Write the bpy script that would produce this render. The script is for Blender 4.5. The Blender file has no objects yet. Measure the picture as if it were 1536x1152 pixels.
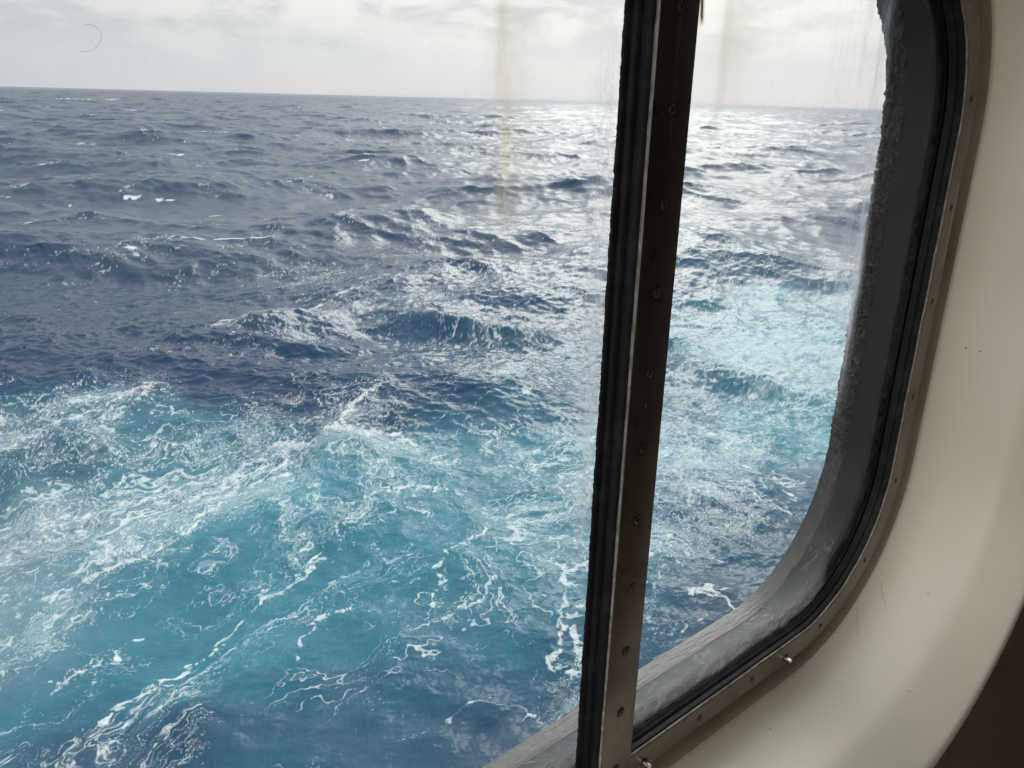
import bpy, math, random
import numpy as np
from mathutils import Vector, Matrix

# ------------------------------------------------------------------ camera, sky, sun, exposure
sc = bpy.context.scene
C = sc.collection
H = 10.0                                  # eye height above the sea (m)
F_PX, PITCH, ROLL, YAW = 1217.02, 0.337838, 0.0263904, 0.713688
D = 0.5                                   # eye distance from the window plane

fw = Vector((math.sin(YAW)*math.cos(PITCH), math.cos(YAW)*math.cos(PITCH), -math.sin(PITCH)))
r0 = Vector((math.cos(YAW), -math.sin(YAW), 0)); u0 = r0.cross(fw)
rt = math.cos(ROLL)*r0 + math.sin(ROLL)*u0
up = -math.sin(ROLL)*r0 + math.cos(ROLL)*u0
cam_d = bpy.data.cameras.new('camera'); cam = bpy.data.objects.new('camera', cam_d); C.objects.link(cam)
cam.matrix_world = Matrix(((rt.x, up.x, -fw.x, 0), (rt.y, up.y, -fw.y, -D), (rt.z, up.z, -fw.z, H), (0, 0, 0, 1)))
cam_d.sensor_width = 36.0; cam_d.lens = 36.0*F_PX/1536.0
cam_d.clip_start = 0.02; cam_d.clip_end = 80000
sc.camera = cam
sc.view_settings.view_transform = 'Standard'; sc.view_settings.look = 'None'
sc.view_settings.exposure = 0.0; sc.view_settings.gamma = 1.0
sc.render.engine = 'CYCLES'
sc.cycles.max_bounces = 10; sc.cycles.diffuse_bounces = 6; sc.cycles.transparent_max_bounces = 12
sc.cycles.use_denoising = True

SUN_AZ = YAW + math.radians(9)            # clockwise from +Y (straight out from the hull)
SUN_EL = math.radians(27)
sun_dir = Vector((math.sin(SUN_AZ)*math.cos(SUN_EL), math.cos(SUN_AZ)*math.cos(SUN_EL), math.sin(SUN_EL)))
sl = bpy.data.lights.new('sun', 'SUN'); sl.energy = 0.6; sl.angle = math.radians(22); sl.color = (1.0, .95, .87)
so = bpy.data.objects.new('sun', sl); C.objects.link(so)
so.rotation_euler = (-sun_dir).to_track_quat('-Z', 'Y').to_euler()

world = bpy.data.worlds.new('World'); sc.world = world; world.use_nodes = True


class NT:
    """tiny node-graph builder"""
    def __init__(s, tree): s.t = tree; s.n = tree.nodes; s.l = tree.links
    def node(s, typ, **kw):
        n = s.n.new(typ)
        for k, v in kw.items(): setattr(n, k, v)
        return n
    def put(s, sock, v):
        if v is None: return
        if isinstance(v, bpy.types.NodeSocket): s.l.new(v, sock)
        else:
            if sock.type == 'RGBA' and len(v) == 3: v = (*v, 1)
            sock.default_value = v
    def m(s, op, a, b=None, c=None, clamp=False):
        n = s.node('ShaderNodeMath', operation=op, use_clamp=clamp)
        s.put(n.inputs[0], a); s.put(n.inputs[1], b); s.put(n.inputs[2], c); return n.outputs[0]
    def mix(s, f, a, b):
        n = s.node('ShaderNodeMix', data_type='RGBA')
        s.put(n.inputs[0], f); s.put(n.inputs[6], a); s.put(n.inputs[7], b); return n.outputs[2]
    def mixf(s, f, a, b):
        n = s.node('ShaderNodeMix', data_type='FLOAT')
        s.put(n.inputs[0], f); s.put(n.inputs[2], a); s.put(n.inputs[3], b); return n.outputs[0]
    def step(s, x, lo, hi, a=0.0, b=1.0):
        n = s.node('ShaderNodeMapRange', interpolation_type='SMOOTHSTEP')
        s.put(n.inputs[0], x); n.inputs[1].default_value = lo; n.inputs[2].default_value = hi
        n.inputs[3].default_value = a; n.inputs[4].default_value = b; return n.outputs[0]
    def noise(s, vec, scale, detail=3, rough=.55, dist=0.0, sc3=None):
        if sc3:
            mp = s.node('ShaderNodeMapping'); s.l.new(vec, mp.inputs[0]); mp.inputs[3].default_value = sc3; vec = mp.outputs[0]
        n = s.node('ShaderNodeTexNoise'); s.l.new(vec, n.inputs['Vector'])
        n.inputs['Scale'].default_value = scale; n.inputs['Detail'].default_value = detail
        n.inputs['Roughness'].default_value = rough; n.inputs['Distortion'].default_value = dist
        return n.outputs[0]
    def gauss(s, x, c, w):
        d = s.m('DIVIDE', s.m('SUBTRACT', x, c), w)
        return s.m('POWER', 2.718, s.m('MULTIPLY', s.m('MULTIPLY', d, d), -1.0))


w = NT(world.node_tree); w.n.clear()
tc = w.node('ShaderNodeTexCoord').outputs['Generated']
sky = w.node('ShaderNodeTexSky', sky_type='NISHITA', sun_disc=False)
sky.sun_elevation = SUN_EL; sky.sun_rotation = SUN_AZ
sep = w.node('ShaderNodeSeparateXYZ'); w.l.new(tc, sep.inputs[0])
dot = w.node('ShaderNodeVectorMath', operation='DOT_PRODUCT'); w.l.new(tc, dot.inputs[0]); dot.inputs[1].default_value = sun_dir
dt = w.m('MAXIMUM', dot.outputs['Value'], 0.0)
glow = w.m('MULTIPLY', w.m('POWER', dt, 16.0), w.step(sep.outputs[2], .09, .34, .10, 1))   # thin cloud lets the sun through above the low cloud
side = w.step(dt, 0.30, 0.92)
n1 = w.noise(tc, 4.0, 6, .55, .4, (1, 1, 3.2))
n2 = w.noise(tc, 9.0, 7, .6, .3, (1, 1, 3.0))
cl = w.step(w.m('ADD', w.m('MULTIPLY', n1, .45), w.m('MULTIPLY', n2, .55)), .44, .57)
elev = w.step(sep.outputs[2], 0.01, .12)
base = w.mix(side, (.425, .425, .495), (.74, .745, .80))
lit = w.mix(side, (.52, .52, .56), (.96, .92, .88))
grey = w.mix(side, (.37, .37, .42), (.62, .63, .655))
cloud = w.mix(elev, base, w.mix(cl, grey, lit))
# unseen sky, added for its light: darker ahead, brighter overhead and inboard
upper_tone = w.mix(side, (.065, .135, .215), (.95, .95, .98))
cloud = w.mix(w.step(sep.outputs[2], .085, .23), cloud, upper_tone)
inb = w.m('SUBTRACT', w.m('MULTIPLY', sep.outputs[0], -.75), w.m('MULTIPLY', sep.outputs[1], .66))
cloud = w.mix(w.step(inb, -.05, .75), cloud, (1.95, 1.88, 1.76))
cloud = w.mix(w.step(sep.outputs[2], .50, .85), cloud, (2.1, 2.08, 2.04))
gl = w.mix(glow, (0, 0, 0), (3.0, 2.9, 2.7))
add = w.node('ShaderNodeMix', data_type='RGBA', blend_type='ADD'); add.inputs[0].default_value = 1
w.l.new(cloud, add.inputs[6]); w.l.new(gl, add.inputs[7])
bg1 = w.node('ShaderNodeBackground'); w.l.new(sky.outputs[0], bg1.inputs[0]); bg1.inputs[1].default_value = .1
bg2 = w.node('ShaderNodeBackground'); w.l.new(add.outputs[2], bg2.inputs[0]); bg2.inputs[1].default_value = 1.0
ms = w.node('ShaderNodeMixShader'); ms.inputs[0].default_value = .94
w.l.new(bg1.outputs[0], ms.inputs[1]); w.l.new(bg2.outputs[0], ms.inputs[2])
w.l.new(ms.outputs[0], w.node('ShaderNodeOutputWorld').inputs[0])

# ------------------------------------------------------------------ helpers
def new_mat(name):
    m = bpy.data.materials.new(name); m.use_nodes = True; t = NT(m.node_tree); t.n.clear()
    out = t.node('ShaderNodeOutputMaterial'); b = t.node('ShaderNodeBsdfPrincipled'); t.l.new(b.outputs[0], out.inputs[0])
    return m, t, b, out

def bump(t, b, h, strength, dist):
    n = t.node('ShaderNodeBump'); n.inputs['Strength'].default_value = strength; n.inputs['Distance'].default_value = dist
    t.put(n.inputs['Height'], h); t.l.new(n.outputs[0], b.inputs['Normal']); return n

def objco(t): return t.node('ShaderNodeTexCoord').outputs['Object']

def mesh_from(name, V, Fc, mat, parent=None, smooth=True, loc=None):
    me = bpy.data.meshes.new(name); me.from_pydata([tuple(map(float, v)) for v in V], [], [tuple(map(int, f)) for f in Fc]); me.update()
    if smooth: me.polygons.foreach_set('use_smooth', [True]*len(me.polygons))
    me.materials.append(mat)
    o = bpy.data.objects.new(name, me); C.objects.link(o)
    if parent: o.parent = parent
    if loc: o.location = loc
    return o

def empty(name, loc=(0, 0, 0)):
    o = bpy.data.objects.new(name, None); C.objects.link(o); o.location = loc; return o

def tag(o, label=None, cat=None, group=None, kind=None):
    for k, v in (('label', label), ('category', cat), ('group', group), ('kind', kind)):
        if v: o[k] = v
    return o

# all window geometry: X along the ship's side, Y outboard, Z up; v is measured from eye height
UL, UR, VB, VT, RC = -.42, 1.2501, -.7644, .1900, .2217
def contour(sd, B=VB, T=VT, R=RC, n=20, ns=24, p=2.0):
    """rounded rectangle grown by sd; same point count for every sd (corner arcs n, straight sides ns)"""
    l, r_, b, t = UL-sd, UR+sd, B-sd, T+sd; r = max(R+sd, .01); P = []
    for cx, cz, a0 in ((r_-r, b+r, -90), (r_-r, t-r, 0), (l+r, t-r, 90), (l+r, b+r, 180)):
        for i in range(n+1):
            a = math.radians(a0+90*i/n); P.append((cx+r*math.cos(a), cz+r*math.sin(a)))
    out = []
    k = n+1
    for q in range(4):
        out += P[q*k:(q+1)*k]
        a = P[(q+1)*k-1]; bq = P[((q+1)*k) % (4*k)]
        out += [(a[0]+(bq[0]-a[0])*i/ns, a[1]+(bq[1]-a[1])*i/ns) for i in range(1, ns)]
    return np.array(out)

def sweep(name, prof, mat, parent, closed=True, wob=None, params=None, smooth=True, sharp=None):
    """carry a profile of (sd, y) round the window"""
    rings = []
    for i, pr in enumerate(prof):
        kw = pr[2] if len(pr) > 2 else {}
        c = contour(pr[0], **kw)
        y = np.full(len(c), pr[1])
        if wob is not None: c, y = wob(i, c, y)
        rings.append(np.c_[c[:, 0], y, c[:, 1]])
    n = len(rings[0]); V = np.vstack(rings); Fc = []
    K = len(rings)
    for i in range(K if closed else K-1):
        j = (i+1) % K
        for a in range(n):
            b2 = (a+1) % n
            Fc.append((i*n+a, i*n+b2, j*n+b2, j*n+a))
    o = mesh_from(name, V, Fc, mat, parent, smooth)
    if smooth: o.data.set_sharp_from_angle(angle=math.radians(sharp or 40))
    return o

def box(x0, x1, y0, y1, z0, z1, bev=0.0):
    import bmesh
    bm = bmesh.new(); bmesh.ops.create_cube(bm, size=1)
    for v in bm.verts: v.co = Vector(((x0+x1)/2+v.co.x*(x1-x0), (y0+y1)/2+v.co.y*(y1-y0), (z0+z1)/2+v.co.z*(z1-z0)))
    if bev: bmesh.ops.bevel(bm, geom=bm.edges[:], offset=bev, segments=2, affect='EDGES', profile=.6)
    return bm

def bm_obj(name, bm, mat, parent=None, smooth=False):
    me = bpy.data.meshes.new(name); bm.to_mesh(me); bm.free(); me.materials.append(mat)
    if smooth:
        me.polygons.foreach_set('use_smooth', [True]*len(me.polygons))
        me.set_sharp_from_angle(angle=math.radians(35))
    o = bpy.data.objects.new(name, me); C.objects.link(o)
    if parent: o.parent = parent
    return o

# ------------------------------------------------------------------ materials
def m_metal():
    m, t, b, o = new_mat('aged_metal'); co = objco(t)
    n = t.noise(co, 9, 6, .6); st = t.noise(co, 60, 4, .6, 0, (1, 1, .06))
    n3 = t.noise(co, 260, 3, .6)
    f = t.step(n, .35, .7)
    col = t.mix(f, (.20, .17, .14), (.13, .108, .088))
    col = t.mix(t.m('MULTIPLY', t.step(st, .45, .75), .35), col, (.13, .10, .07))
    scr = t.step(t.noise(co, 90, 3, .7, .2, (1, 1, .03)), .66, .70); col = t.mix(t.m('MULTIPLY', scr, .5), col, (.42, .36, .30))
    blot = t.step(t.noise(co, 34, 5, .7, .8), .60, .68); col = t.mix(t.m('MULTIPLY', blot, .6), col, (.07, .045, .03))
    t.put(b.inputs['Base Color'], col); b.inputs['Metallic'].default_value = .9
    t.put(b.inputs['Roughness'], t.m('ADD', .24, t.m('MULTIPLY', n, .22)))
    bump(t, b, t.m('ADD', st, t.m('MULTIPLY', n3, .5)), .12, .0006)
    return m

def m_rubber():
    m, t, b, o = new_mat('black_rubber'); co = objco(t)
    n = t.noise(co, 40, 5, .65); n2 = t.noise(co, 300, 3, .6)
    t.put(b.inputs['Base Color'], t.mix(t.step(n, .45, .75), (.006, .007, .008), (.02, .02, .021)))
    b.inputs['Roughness'].default_value = .6; b.inputs['Specular IOR Level'].default_value = .22
    bump(t, b, t.m('ADD', n, t.m('MULTIPLY', n2, .3)), .35, .001)
    return m

def m_crust():
    m, t, b, o = new_mat('weathered_sealant'); co = objco(t)
    n = t.noise(co, 45, 6, .7, .6); n2 = t.noise(co, 220, 4, .7)
    t.put(b.inputs['Base Color'], t.mix(t.step(n2, .45, .8), (.035, .035, .041), (.10, .098, .105)))
    geo = t.node('ShaderNodeNewGeometry'); s2 = t.node('ShaderNodeSeparateXYZ'); t.l.new(geo.outputs['Normal'], s2.inputs[0])
    upf = t.step(s2.outputs[2], .45, .95)
    t.put(b.inputs['Base Color'], t.mix(upf, t.mix(t.step(n2, .45, .8), (.012, .012, .015), (.055, .054, .060)), (.022, .024, .030)))
    b.inputs['Roughness'].default_value = .38; b.inputs['Specular IOR Level'].default_value = .6
    bump(t, b, t.m('MULTIPLY', t.m('ADD', n, t.m('MULTIPLY', n2, .35)), t.m('SUBTRACT', 1.0, t.m('MULTIPLY', upf, .75))), .9, .004)
    return m

def m_reveal():
    m, t, b, o = new_mat('black_painted_steel'); co = objco(t)
    n = t.noise(co, 7, 5, .6); st = t.noise(co, 30, 5, .6, 0, (1, 1, .08)); n2 = t.noise(co, 160, 4, .6)
    # salt and rust that has settled on the sill, the flat facing up
    geo = t.node('ShaderNodeNewGeometry'); s2 = t.node('ShaderNodeSeparateXYZ'); t.l.new(geo.outputs['Normal'], s2.inputs[0])
    upf = t.step(s2.outputs[2], .35, .95)
    col = t.mix(t.step(n, .35, .75), (.006, .0075, .010), (.013, .015, .019))
    spl = t.noise(co, 30, 6, .75, 1.4, (1, 2.2, 1))
    salt = t.m('MULTIPLY', upf, t.step(spl, .54, .66))
    col = t.mix(t.m('MULTIPLY', upf, .85), col, (.036, .040, .050))
    col = t.mix(t.m('MULTIPLY', salt, .8), col, (.30, .275, .25))
    col = t.mix(t.m('MULTIPLY', t.step(st, .55, .8), .25), col, (.05, .05, .052))
    t.put(b.inputs['Base Color'], col)
    t.put(b.inputs['Roughness'], t.m('ADD', .42, t.m('MULTIPLY', st, .25))); b.inputs['Specular IOR Level'].default_value = .15
    bump(t, b, t.m('ADD', st, t.m('MULTIPLY', n2, .2)), .12, .002)
    return m

def m_cream(name='cream_gelcoat', a=(.84, .795, .70), c=(.78, .73, .635)):
    m, t, b, o = new_mat(name); co = objco(t)
    n = t.noise(co, 3.5, 4, .55); n2 = t.noise(co, 90, 4, .6); n3 = t.noise(co, 22, 5, .7)
    col = t.mix(t.step(n, .3, .7), a, c)
    sp = t.m('MULTIPLY', t.step(n3, .68, .74), t.step(n2, .55, .62))
    col = t.mix(t.m('MULTIPLY', sp, .5), col, (.22, .17, .12))
    t.put(b.inputs['Base Color'], col); b.inputs['Roughness'].default_value = .42
    bump(t, b, t.m('ADD', t.noise(co, 11, 2, .5), t.m('MULTIPLY', n2, .05)), .10, .004)
    return m

def m_simple(name, a, c, rough, scale=12, sc3=None, bs=.1, metallic=0):
    m, t, b, o = new_mat(name); co = objco(t); n = t.noise(co, scale, 5, .6, .3, sc3)
    t.put(b.inputs['Base Color'], t.mix(t.step(n, .3, .7), a, c)); b.inputs['Roughness'].default_value = rough
    b.inputs['Metallic'].default_value = metallic
    bump(t, b, n, bs, .002); return m

METAL = m_metal(); RUBBER = m_rubber(); CRUST = m_crust(); REVEAL = m_reveal(); CREAM = m_cream()
HULLP = m_simple('white_hull_paint', (.70, .71, .72), (.60, .61, .62), .35, 3)
PANEL = m_simple('dark_wood_panel', (.045, .032, .024), (.075, .055, .042), .45, 20, (1, 1, 8))
SEALW = m_simple('chipped_white_sealant', (.34, .32, .29), (.14, .12, .10), .6, 60, None, .5)
SCREWM = m_simple('dull_screw_metal', (.10, .085, .07), (.20, .17, .14), .4, 300, None, .2, .85)
STEEL = m_simple('bright_steel', (.85, .83, .80), (.7, .68, .66), .18, 200, None, .05, 1.0)
DARK = m_simple('screw_recess', (.004, .004, .004), (.008, .007, .006), .7, 50)
HAIRM = m_simple('hair', (.05, .035, .025), (.08, .055, .04), .5, 50)

def m_glass():
    m, t, b, out = new_mat('salt_filmed_glass'); t.n.remove(b)
    geo = t.node('ShaderNodeNewGeometry'); co = geo.outputs['Position']
    s = t.node('ShaderNodeSeparateXYZ'); t.l.new(co, s.inputs[0]); X = s.outputs[0]; Z = t.m('SUBTRACT', s.outputs[2], H)
    wav = t.m('MULTIPLY', t.m('SUBTRACT', t.noise(co, 9, 3, .6), .5), .03)
    Xw = t.m('ADD', X, wav)
    patch = t.noise(co, 5, 5, .6, .8); streak = t.noise(co, 34, 5, .65, .25, (1, 1, .07)); fine = t.noise(co, 150, 5, .75, .6, (1, 1, .28))
    film = t.m('ADD', .006, t.m('MULTIPLY', t.step(patch, .42, .74), .065))
    film = t.m('ADD', film, t.m('MULTIPLY', t.step(streak, .5, .8), .04))
    def band(c, wd, z0, z1, soft=.03):
        g = t.gauss(Xw, c, wd)
        return t.m('MULTIPLY', g, t.m('MULTIPLY', t.step(Z, z0-soft, z0+soft), t.step(Z, z1-soft, z1+soft, 1, 0)))
    # run of wiped salt beside the mullion
    b1 = t.m('MULTIPLY', band(0.5581, .017, -.45, .02, .07), t.mixf(t.step(fine, .35, .65), .25, 1.0))
    film = t.m('ADD', film, t.m('MULTIPLY', b1, .62))
    # salt drips down the right-hand edge of the narrow pane
    rg = t.m('ADD', t.step(X, .86, 1.08, 0, .5), t.step(X, .99, 1.10, 0, .5))
    rz = t.m('MULTIPLY', t.step(Z, -.46, -.22), 1.0)
    b2 = t.m('MULTIPLY', t.m('MULTIPLY', rg, rz), t.mixf(t.step(streak, .42, .66), .30, 1.0))
    b2 = t.m('MULTIPLY', b2, t.m('MULTIPLY', t.mixf(t.step(fine, .4, .6), .55, 1.0), t.step(t.m('ADD', Xw, t.m('MULTIPLY', Z, .09)), 1.052, 1.080, 1, 0)))
    film = t.m('ADD', film, t.m('MULTIPLY', b2, .95))
    # spray settled low on the glass
    film = t.m('ADD', film, t.m('MULTIPLY', t.step(Z, -.77, -.60, 1, 0), .05))
    mk = t.noise(co, 24, 6, .72, 1.3, (1, 1, 1.8))
    zz_ = t.m('ADD', Z, t.m('MULTIPLY', t.m('SUBTRACT', mk, .5), .05))
    film = t.m('ADD', film, t.m('MULTIPLY', t.m('MULTIPLY', t.step(zz_, -.765, -.655, 1, 0), t.step(X, .38, .56)), t.mixf(t.step(mk, .40, .62), .12, .30)))
    film = t.m('ADD', film, t.m('MULTIPLY', t.m('MULTIPLY', t.gauss(X, 0.042, .06), t.gauss(Z, -0.299, .06)), .26))  # pale patch at far left: a reflection painted into the film
    # tan mineral runs
    y1 = t.m('MULTIPLY', band(0.4381, .007, -.11, .4, .03), t.mixf(t.step(fine, .35, .6), .25, .75))
    y1b = t.m('MULTIPLY', band(0.4491, .022, -.10, .4, .05), .5)
    y2 = t.m('MULTIPLY', band(0.7216, .007, -.035, .4, .03), .5)
    y2b = t.m('MULTIPLY', band(0.7347, .026, -.0, .4, .07), .55)
    y3 = t.m('MULTIPLY', band(0.6798, .0035, .072, .4, .008), 2.6)
    yy = t.m('ADD', t.m('ADD', t.m('ADD', y1, y1b), t.m('ADD', y2, y2b)), y3)
    # dried drops and smears
    vd = t.node('ShaderNodeTexVoronoi', feature='F1'); t.l.new(co, vd.inputs['Vector']); vd.inputs['Scale'].default_value = 70
    vc = t.node('ShaderNodeSeparateColor'); t.l.new(vd.outputs['Color'], vc.inputs[0])
    dr_ = t.m('MULTIPLY', t.m('GREATER_THAN', vc.outputs[0], .72), t.step(t.m('ADD', vd.outputs['Distance'], t.m('MULTIPLY', fine, .12)), .12, .36, 1, 0))
    film = t.m('ADD', film, t.m('MULTIPLY', t.m('MULTIPLY', dr_, t.step(patch, .40, .65)), .05))
    smear = t.noise(co, 16, 5, .7, .5, (1, 1, .35))
    film = t.m('ADD', film, t.m('MULTIPLY', t.step(smear, .55, .75), .03))
    film = t.m('MULTIPLY', film, t.step(t.m('ADD', X, t.m('MULTIPLY', Z, .09)), 1.055, 1.085, 1, .06))
    film = t.m('ADD', film, t.m('MULTIPLY', yy, .38), clamp=True)
    tanc = t.mix(t.m('MULTIPLY', yy, 1.4, clamp=True) if False else t.m('MINIMUM', t.m('MULTIPLY', yy, 1.5), 1.0), (.80, .81, .84), (.86, .76, .48))
    tanc = t.mix(t.m('MINIMUM', t.m('MULTIPLY', t.m('MAXIMUM', t.m('SUBTRACT', y3, .8), 0.0), .8), 1.0), tanc, (.10, .05, .02))
    # specks
    vo = t.node('ShaderNodeTexVoronoi', feature='F1'); t.l.new(co, vo.inputs['Vector']); vo.inputs['Scale'].default_value = 24
    vs = t.node('ShaderNodeSeparateColor'); t.l.new(vo.outputs['Color'], vs.inputs[0])
    rad = t.m('MULTIPLY', t.m('GREATER_THAN', vs.outputs[0], .78), t.m('MULTIPLY', vs.outputs[1], .040))
    spk = t.m('LESS_THAN', t.m('ADD', vo.outputs['Distance'], t.m('MULTIPLY', fine, .012)), rad)
    tr = t.node('ShaderNodeBsdfTransparent'); tr.inputs[0].default_value = (.965, .985, .98, 1)
    gl = t.node('ShaderNodeBsdfGlossy'); gl.inputs['Roughness'].default_value = .03; gl.inputs[0].default_value = (1, 1, 1, 1)
    dn = t.node('ShaderNodeVectorMath', operation='DOT_PRODUCT'); t.l.new(geo.outputs['Incoming'], dn.inputs[0]); t.l.new(geo.outputs['Normal'], dn.inputs[1])
    fz = t.m('ADD', .045, t.m('MULTIPLY', t.m('POWER', t.m('SUBTRACT', 1.0, t.m('ABSOLUTE', dn.outputs['Value'])), 5.0), .955))
    fz = t.m('MULTIPLY', fz, .40)
    fz = t.m('MULTIPLY', fz, t.m('LESS_THAN', s.outputs[1], .0225))
    mx = t.node('ShaderNodeMixShader'); t.l.new(fz, mx.inputs[0]); t.l.new(tr.outputs[0], mx.inputs[1]); t.l.new(gl.outputs[0], mx.inputs[2])
    tl = t.node('ShaderNodeBsdfTranslucent'); t.put(tl.inputs[0], tanc)
    df = t.node('ShaderNodeBsdfDiffuse'); t.put(df.inputs[0], tanc)
    md = t.node('ShaderNodeMixShader'); md.inputs[0].default_value = .25; t.l.new(tl.outputs[0], md.inputs[1]); t.l.new(df.outputs[0], md.inputs[2])
    m2 = t.node('ShaderNodeMixShader'); t.put(m2.inputs[0], t.m('MULTIPLY', film, t.m('GREATER_THAN', s.outputs[1], .024))); t.l.new(mx.outputs[0], m2.inputs[1]); t.l.new(md.outputs[0], m2.inputs[2])
    dk = t.node('ShaderNodeBsdfDiffuse'); dk.inputs[0].default_value = (.03, .025, .022, 1)
    m3 = t.node('ShaderNodeMixShader'); t.put(m3.inputs[0], t.m('MULTIPLY', spk, .85)); t.l.new(m2.outputs[0], m3.inputs[1]); t.l.new(dk.outputs[0], m3.inputs[2])
    t.l.new(m3.outputs[0], out.inputs[0])
    return m

GLASS = m_glass()

# ------------------------------------------------------------------ hull and cabin
KO = dict(B=-.7773, T=.2096, R=.2478)      # the opening where it meets the outside plating
def plate(name, prof, rect, ylist, mat, parent=None):
    """thick plate with the window opening cut through; prof = contour kwargs, (sd) ; rect = x0,x1,z0,z1"""
    c = contour(prof[0], **prof[1]); n = len(c); cx, cz = .4, -.3
    outer = []
    for x, z in c:
        dx, dz = x-cx, z-cz
        k = min(((rect[1]-cx)/dx if dx > 0 else (rect[0]-cx)/dx) if abs(dx) > 1e-9 else 1e9,
                ((rect[3]-cz)/dz if dz > 0 else (rect[2]-cz)/dz) if abs(dz) > 1e-9 else 1e9)
        outer.append((cx+dx*k, cz+dz*k))
    # pull the nearest points into the corners
    outer = np.array(outer)
    for X in rect[:2]:
        for Z in rect[2:]:
            i = np.argmin((outer[:, 0]-X)**2+(outer[:, 1]-Z)**2); outer[i] = (X, Z)
    V = []; Fc = []
    for y in ylist:
        V += [(x, y, z) for x, z in c]; V += [(x, y, z) for x, z in outer]
    for a in range(n):
        b = (a+1) % n
        Fc.append((a, b, n+b, n+a)); Fc.append((2*n+a, 3*n+a, 3*n+b, 2*n+b))
        Fc.append((a, 2*n+a, 2*n+b, b)); Fc.append((n+a, n+b, 3*n+b, 3*n+a))
    return mesh_from(name, V, Fc, mat, parent, False)

hull = tag(empty('ship_hull', (0, 0, H)), 'side plating of the ship outside the glass with dark steel window opening', 'hull')
plate('plating', (.004, KO), (-28, 45, -12, 4.5), (.03, .1005), HULLP, hull)
# dark painted reveal, glass to outside
sweep('opening_reveal', [(.014, .024), (-.001, .026), (.000, .045), (.0, .075, KO), (.0, .103, KO), (.012, .103, KO)], REVEAL, hull, closed=False, sharp=50)

def samp(A, L, N, x, y, wrap=True):
    fx = x/L*N; fy = y/L*N; ix = np.floor(fx).astype(np.int64); iy = np.floor(fy).astype(np.int64)
    tx = (fx-ix).astype(np.float32); ty = (fy-iy).astype(np.float32); ix %= N; iy %= N; i2 = (ix+1) % N; j2 = (iy+1) % N
    tx = tx*tx*(3-2*tx)*.5+tx*.5; ty = ty*ty*(3-2*ty)*.5+ty*.5
    return (A[iy, ix]*(1-tx)+A[iy, i2]*tx)*(1-ty)+(A[j2, ix]*(1-tx)+A[j2, i2]*tx)*ty

def noise_tile(N, lo, hi, seed, slope=1.0):
    """band-limited unit-variance periodic noise, wave numbers lo..hi per tile"""
    r = np.random.default_rng(seed); k1 = np.fft.fftfreq(N, 1/N); KX, KY = np.meshgrid(k1, k1); K = np.hypot(KX, KY); K[0, 0] = 1
    A = np.where((K >= lo) & (K <= hi), K**-slope, 0)
    z = np.real(np.fft.ifft2((r.normal(size=(N, N))+1j*r.normal(size=(N, N)))*A)); return (z/z.std()).astype(np.float32)

LUMP = noise_tile(512, 3, 60, 5, 1.1)
# crusty sealant round the outer lip of the opening: ragged inner edge
rng = np.random.default_rng(4)
def fbm1(n, seed, octs=((6, 1), (14, .6), (33, .4), (80, .3), (170, .22))):
    r = np.random.default_rng(seed); x = np.linspace(0, 1, n, endpoint=False); y = np.zeros(n)
    for f, a in octs:
        for k in range(3):
            ff = max(1, int(f*(0.7+.6*r.random()))); y += a*np.sin(2*math.pi*(ff*x+r.random()))/1.7
    return y

def crust_obj(name, y0, y1, thick, seed, extra=None, inset=0.0, rough=.0016, kw=None, nprof=9):
    kw = dict(kw or {}); kw.update(n=90, ns=260)
    c0 = contour(0, **kw); c1 = contour(.01, **kw); nrm = (c1-c0); nrm /= np.linalg.norm(nrm, axis=1)[:, None]
    n = len(c0); V = []; a = fbm1(n, seed); b = fbm1(n, seed+1, ((3, 1), (9, .7), (40, .3)))
    r = np.random.default_rng(seed)
    for i in range(nprof):
        s = i/(nprof-1); prof = math.sin(math.pi*min(1, s*1.0))**.6
        th = thick*(.75+.35*b+.22*a)
        if extra is not None: th = th + extra(c0)
        if nprof > 12: th = th*(.06+.94*np.clip((c0[:, 1]+.72)/.25, 0, 1))
        th = np.maximum(th, thick*.12)
        jit = np.convolve(r.normal(0, 1, n+4), [.2, .2, .2, .2, .2], 'valid')[:n]*rough*2.0*(np.clip((c0[:, 1]+.72)/.2, .12, 1) if nprof > 12 else 1)
        off = -th*prof - inset + jit*(prof > .1) + (.002 if i in (0, nprof-1) else 0)
        yy = y0+(y1-y0)*s + jit*.8
        lump = samp(LUMP, .35, 512, np.arange(n)*.0042, np.full(n, yy.mean()*1.0+.01*seed)); lump2 = samp(LUMP, .11, 512, np.arange(n)*.0042, np.full(n, yy.mean()+.02*seed))
        if nprof > 12: off = off-(.0030*lump+.0019*lump2)*(prof > .1)*np.clip((c0[:, 1]+.70)/.25, .02, 1)
        p = c0+nrm*off[:, None]
        V.append(np.c_[p[:, 0], yy, p[:, 1]])
    V = np.vstack(V); Fc = [(i*n+k, i*n+(k+1) % n, (i+1)*n+(k+1) % n, (i+1)*n+k) for i in range(nprof-1) for k in range(n)]
    return mesh_from(name, V, Fc, CRUST, hull, True)
crust_obj('crusted_sealant', .080, .112, .0055, 11, lambda c: .005*np.clip((c[:, 1]+.10)/.25, 0, 1), kw=KO, nprof=22, rough=.0012)

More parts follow.
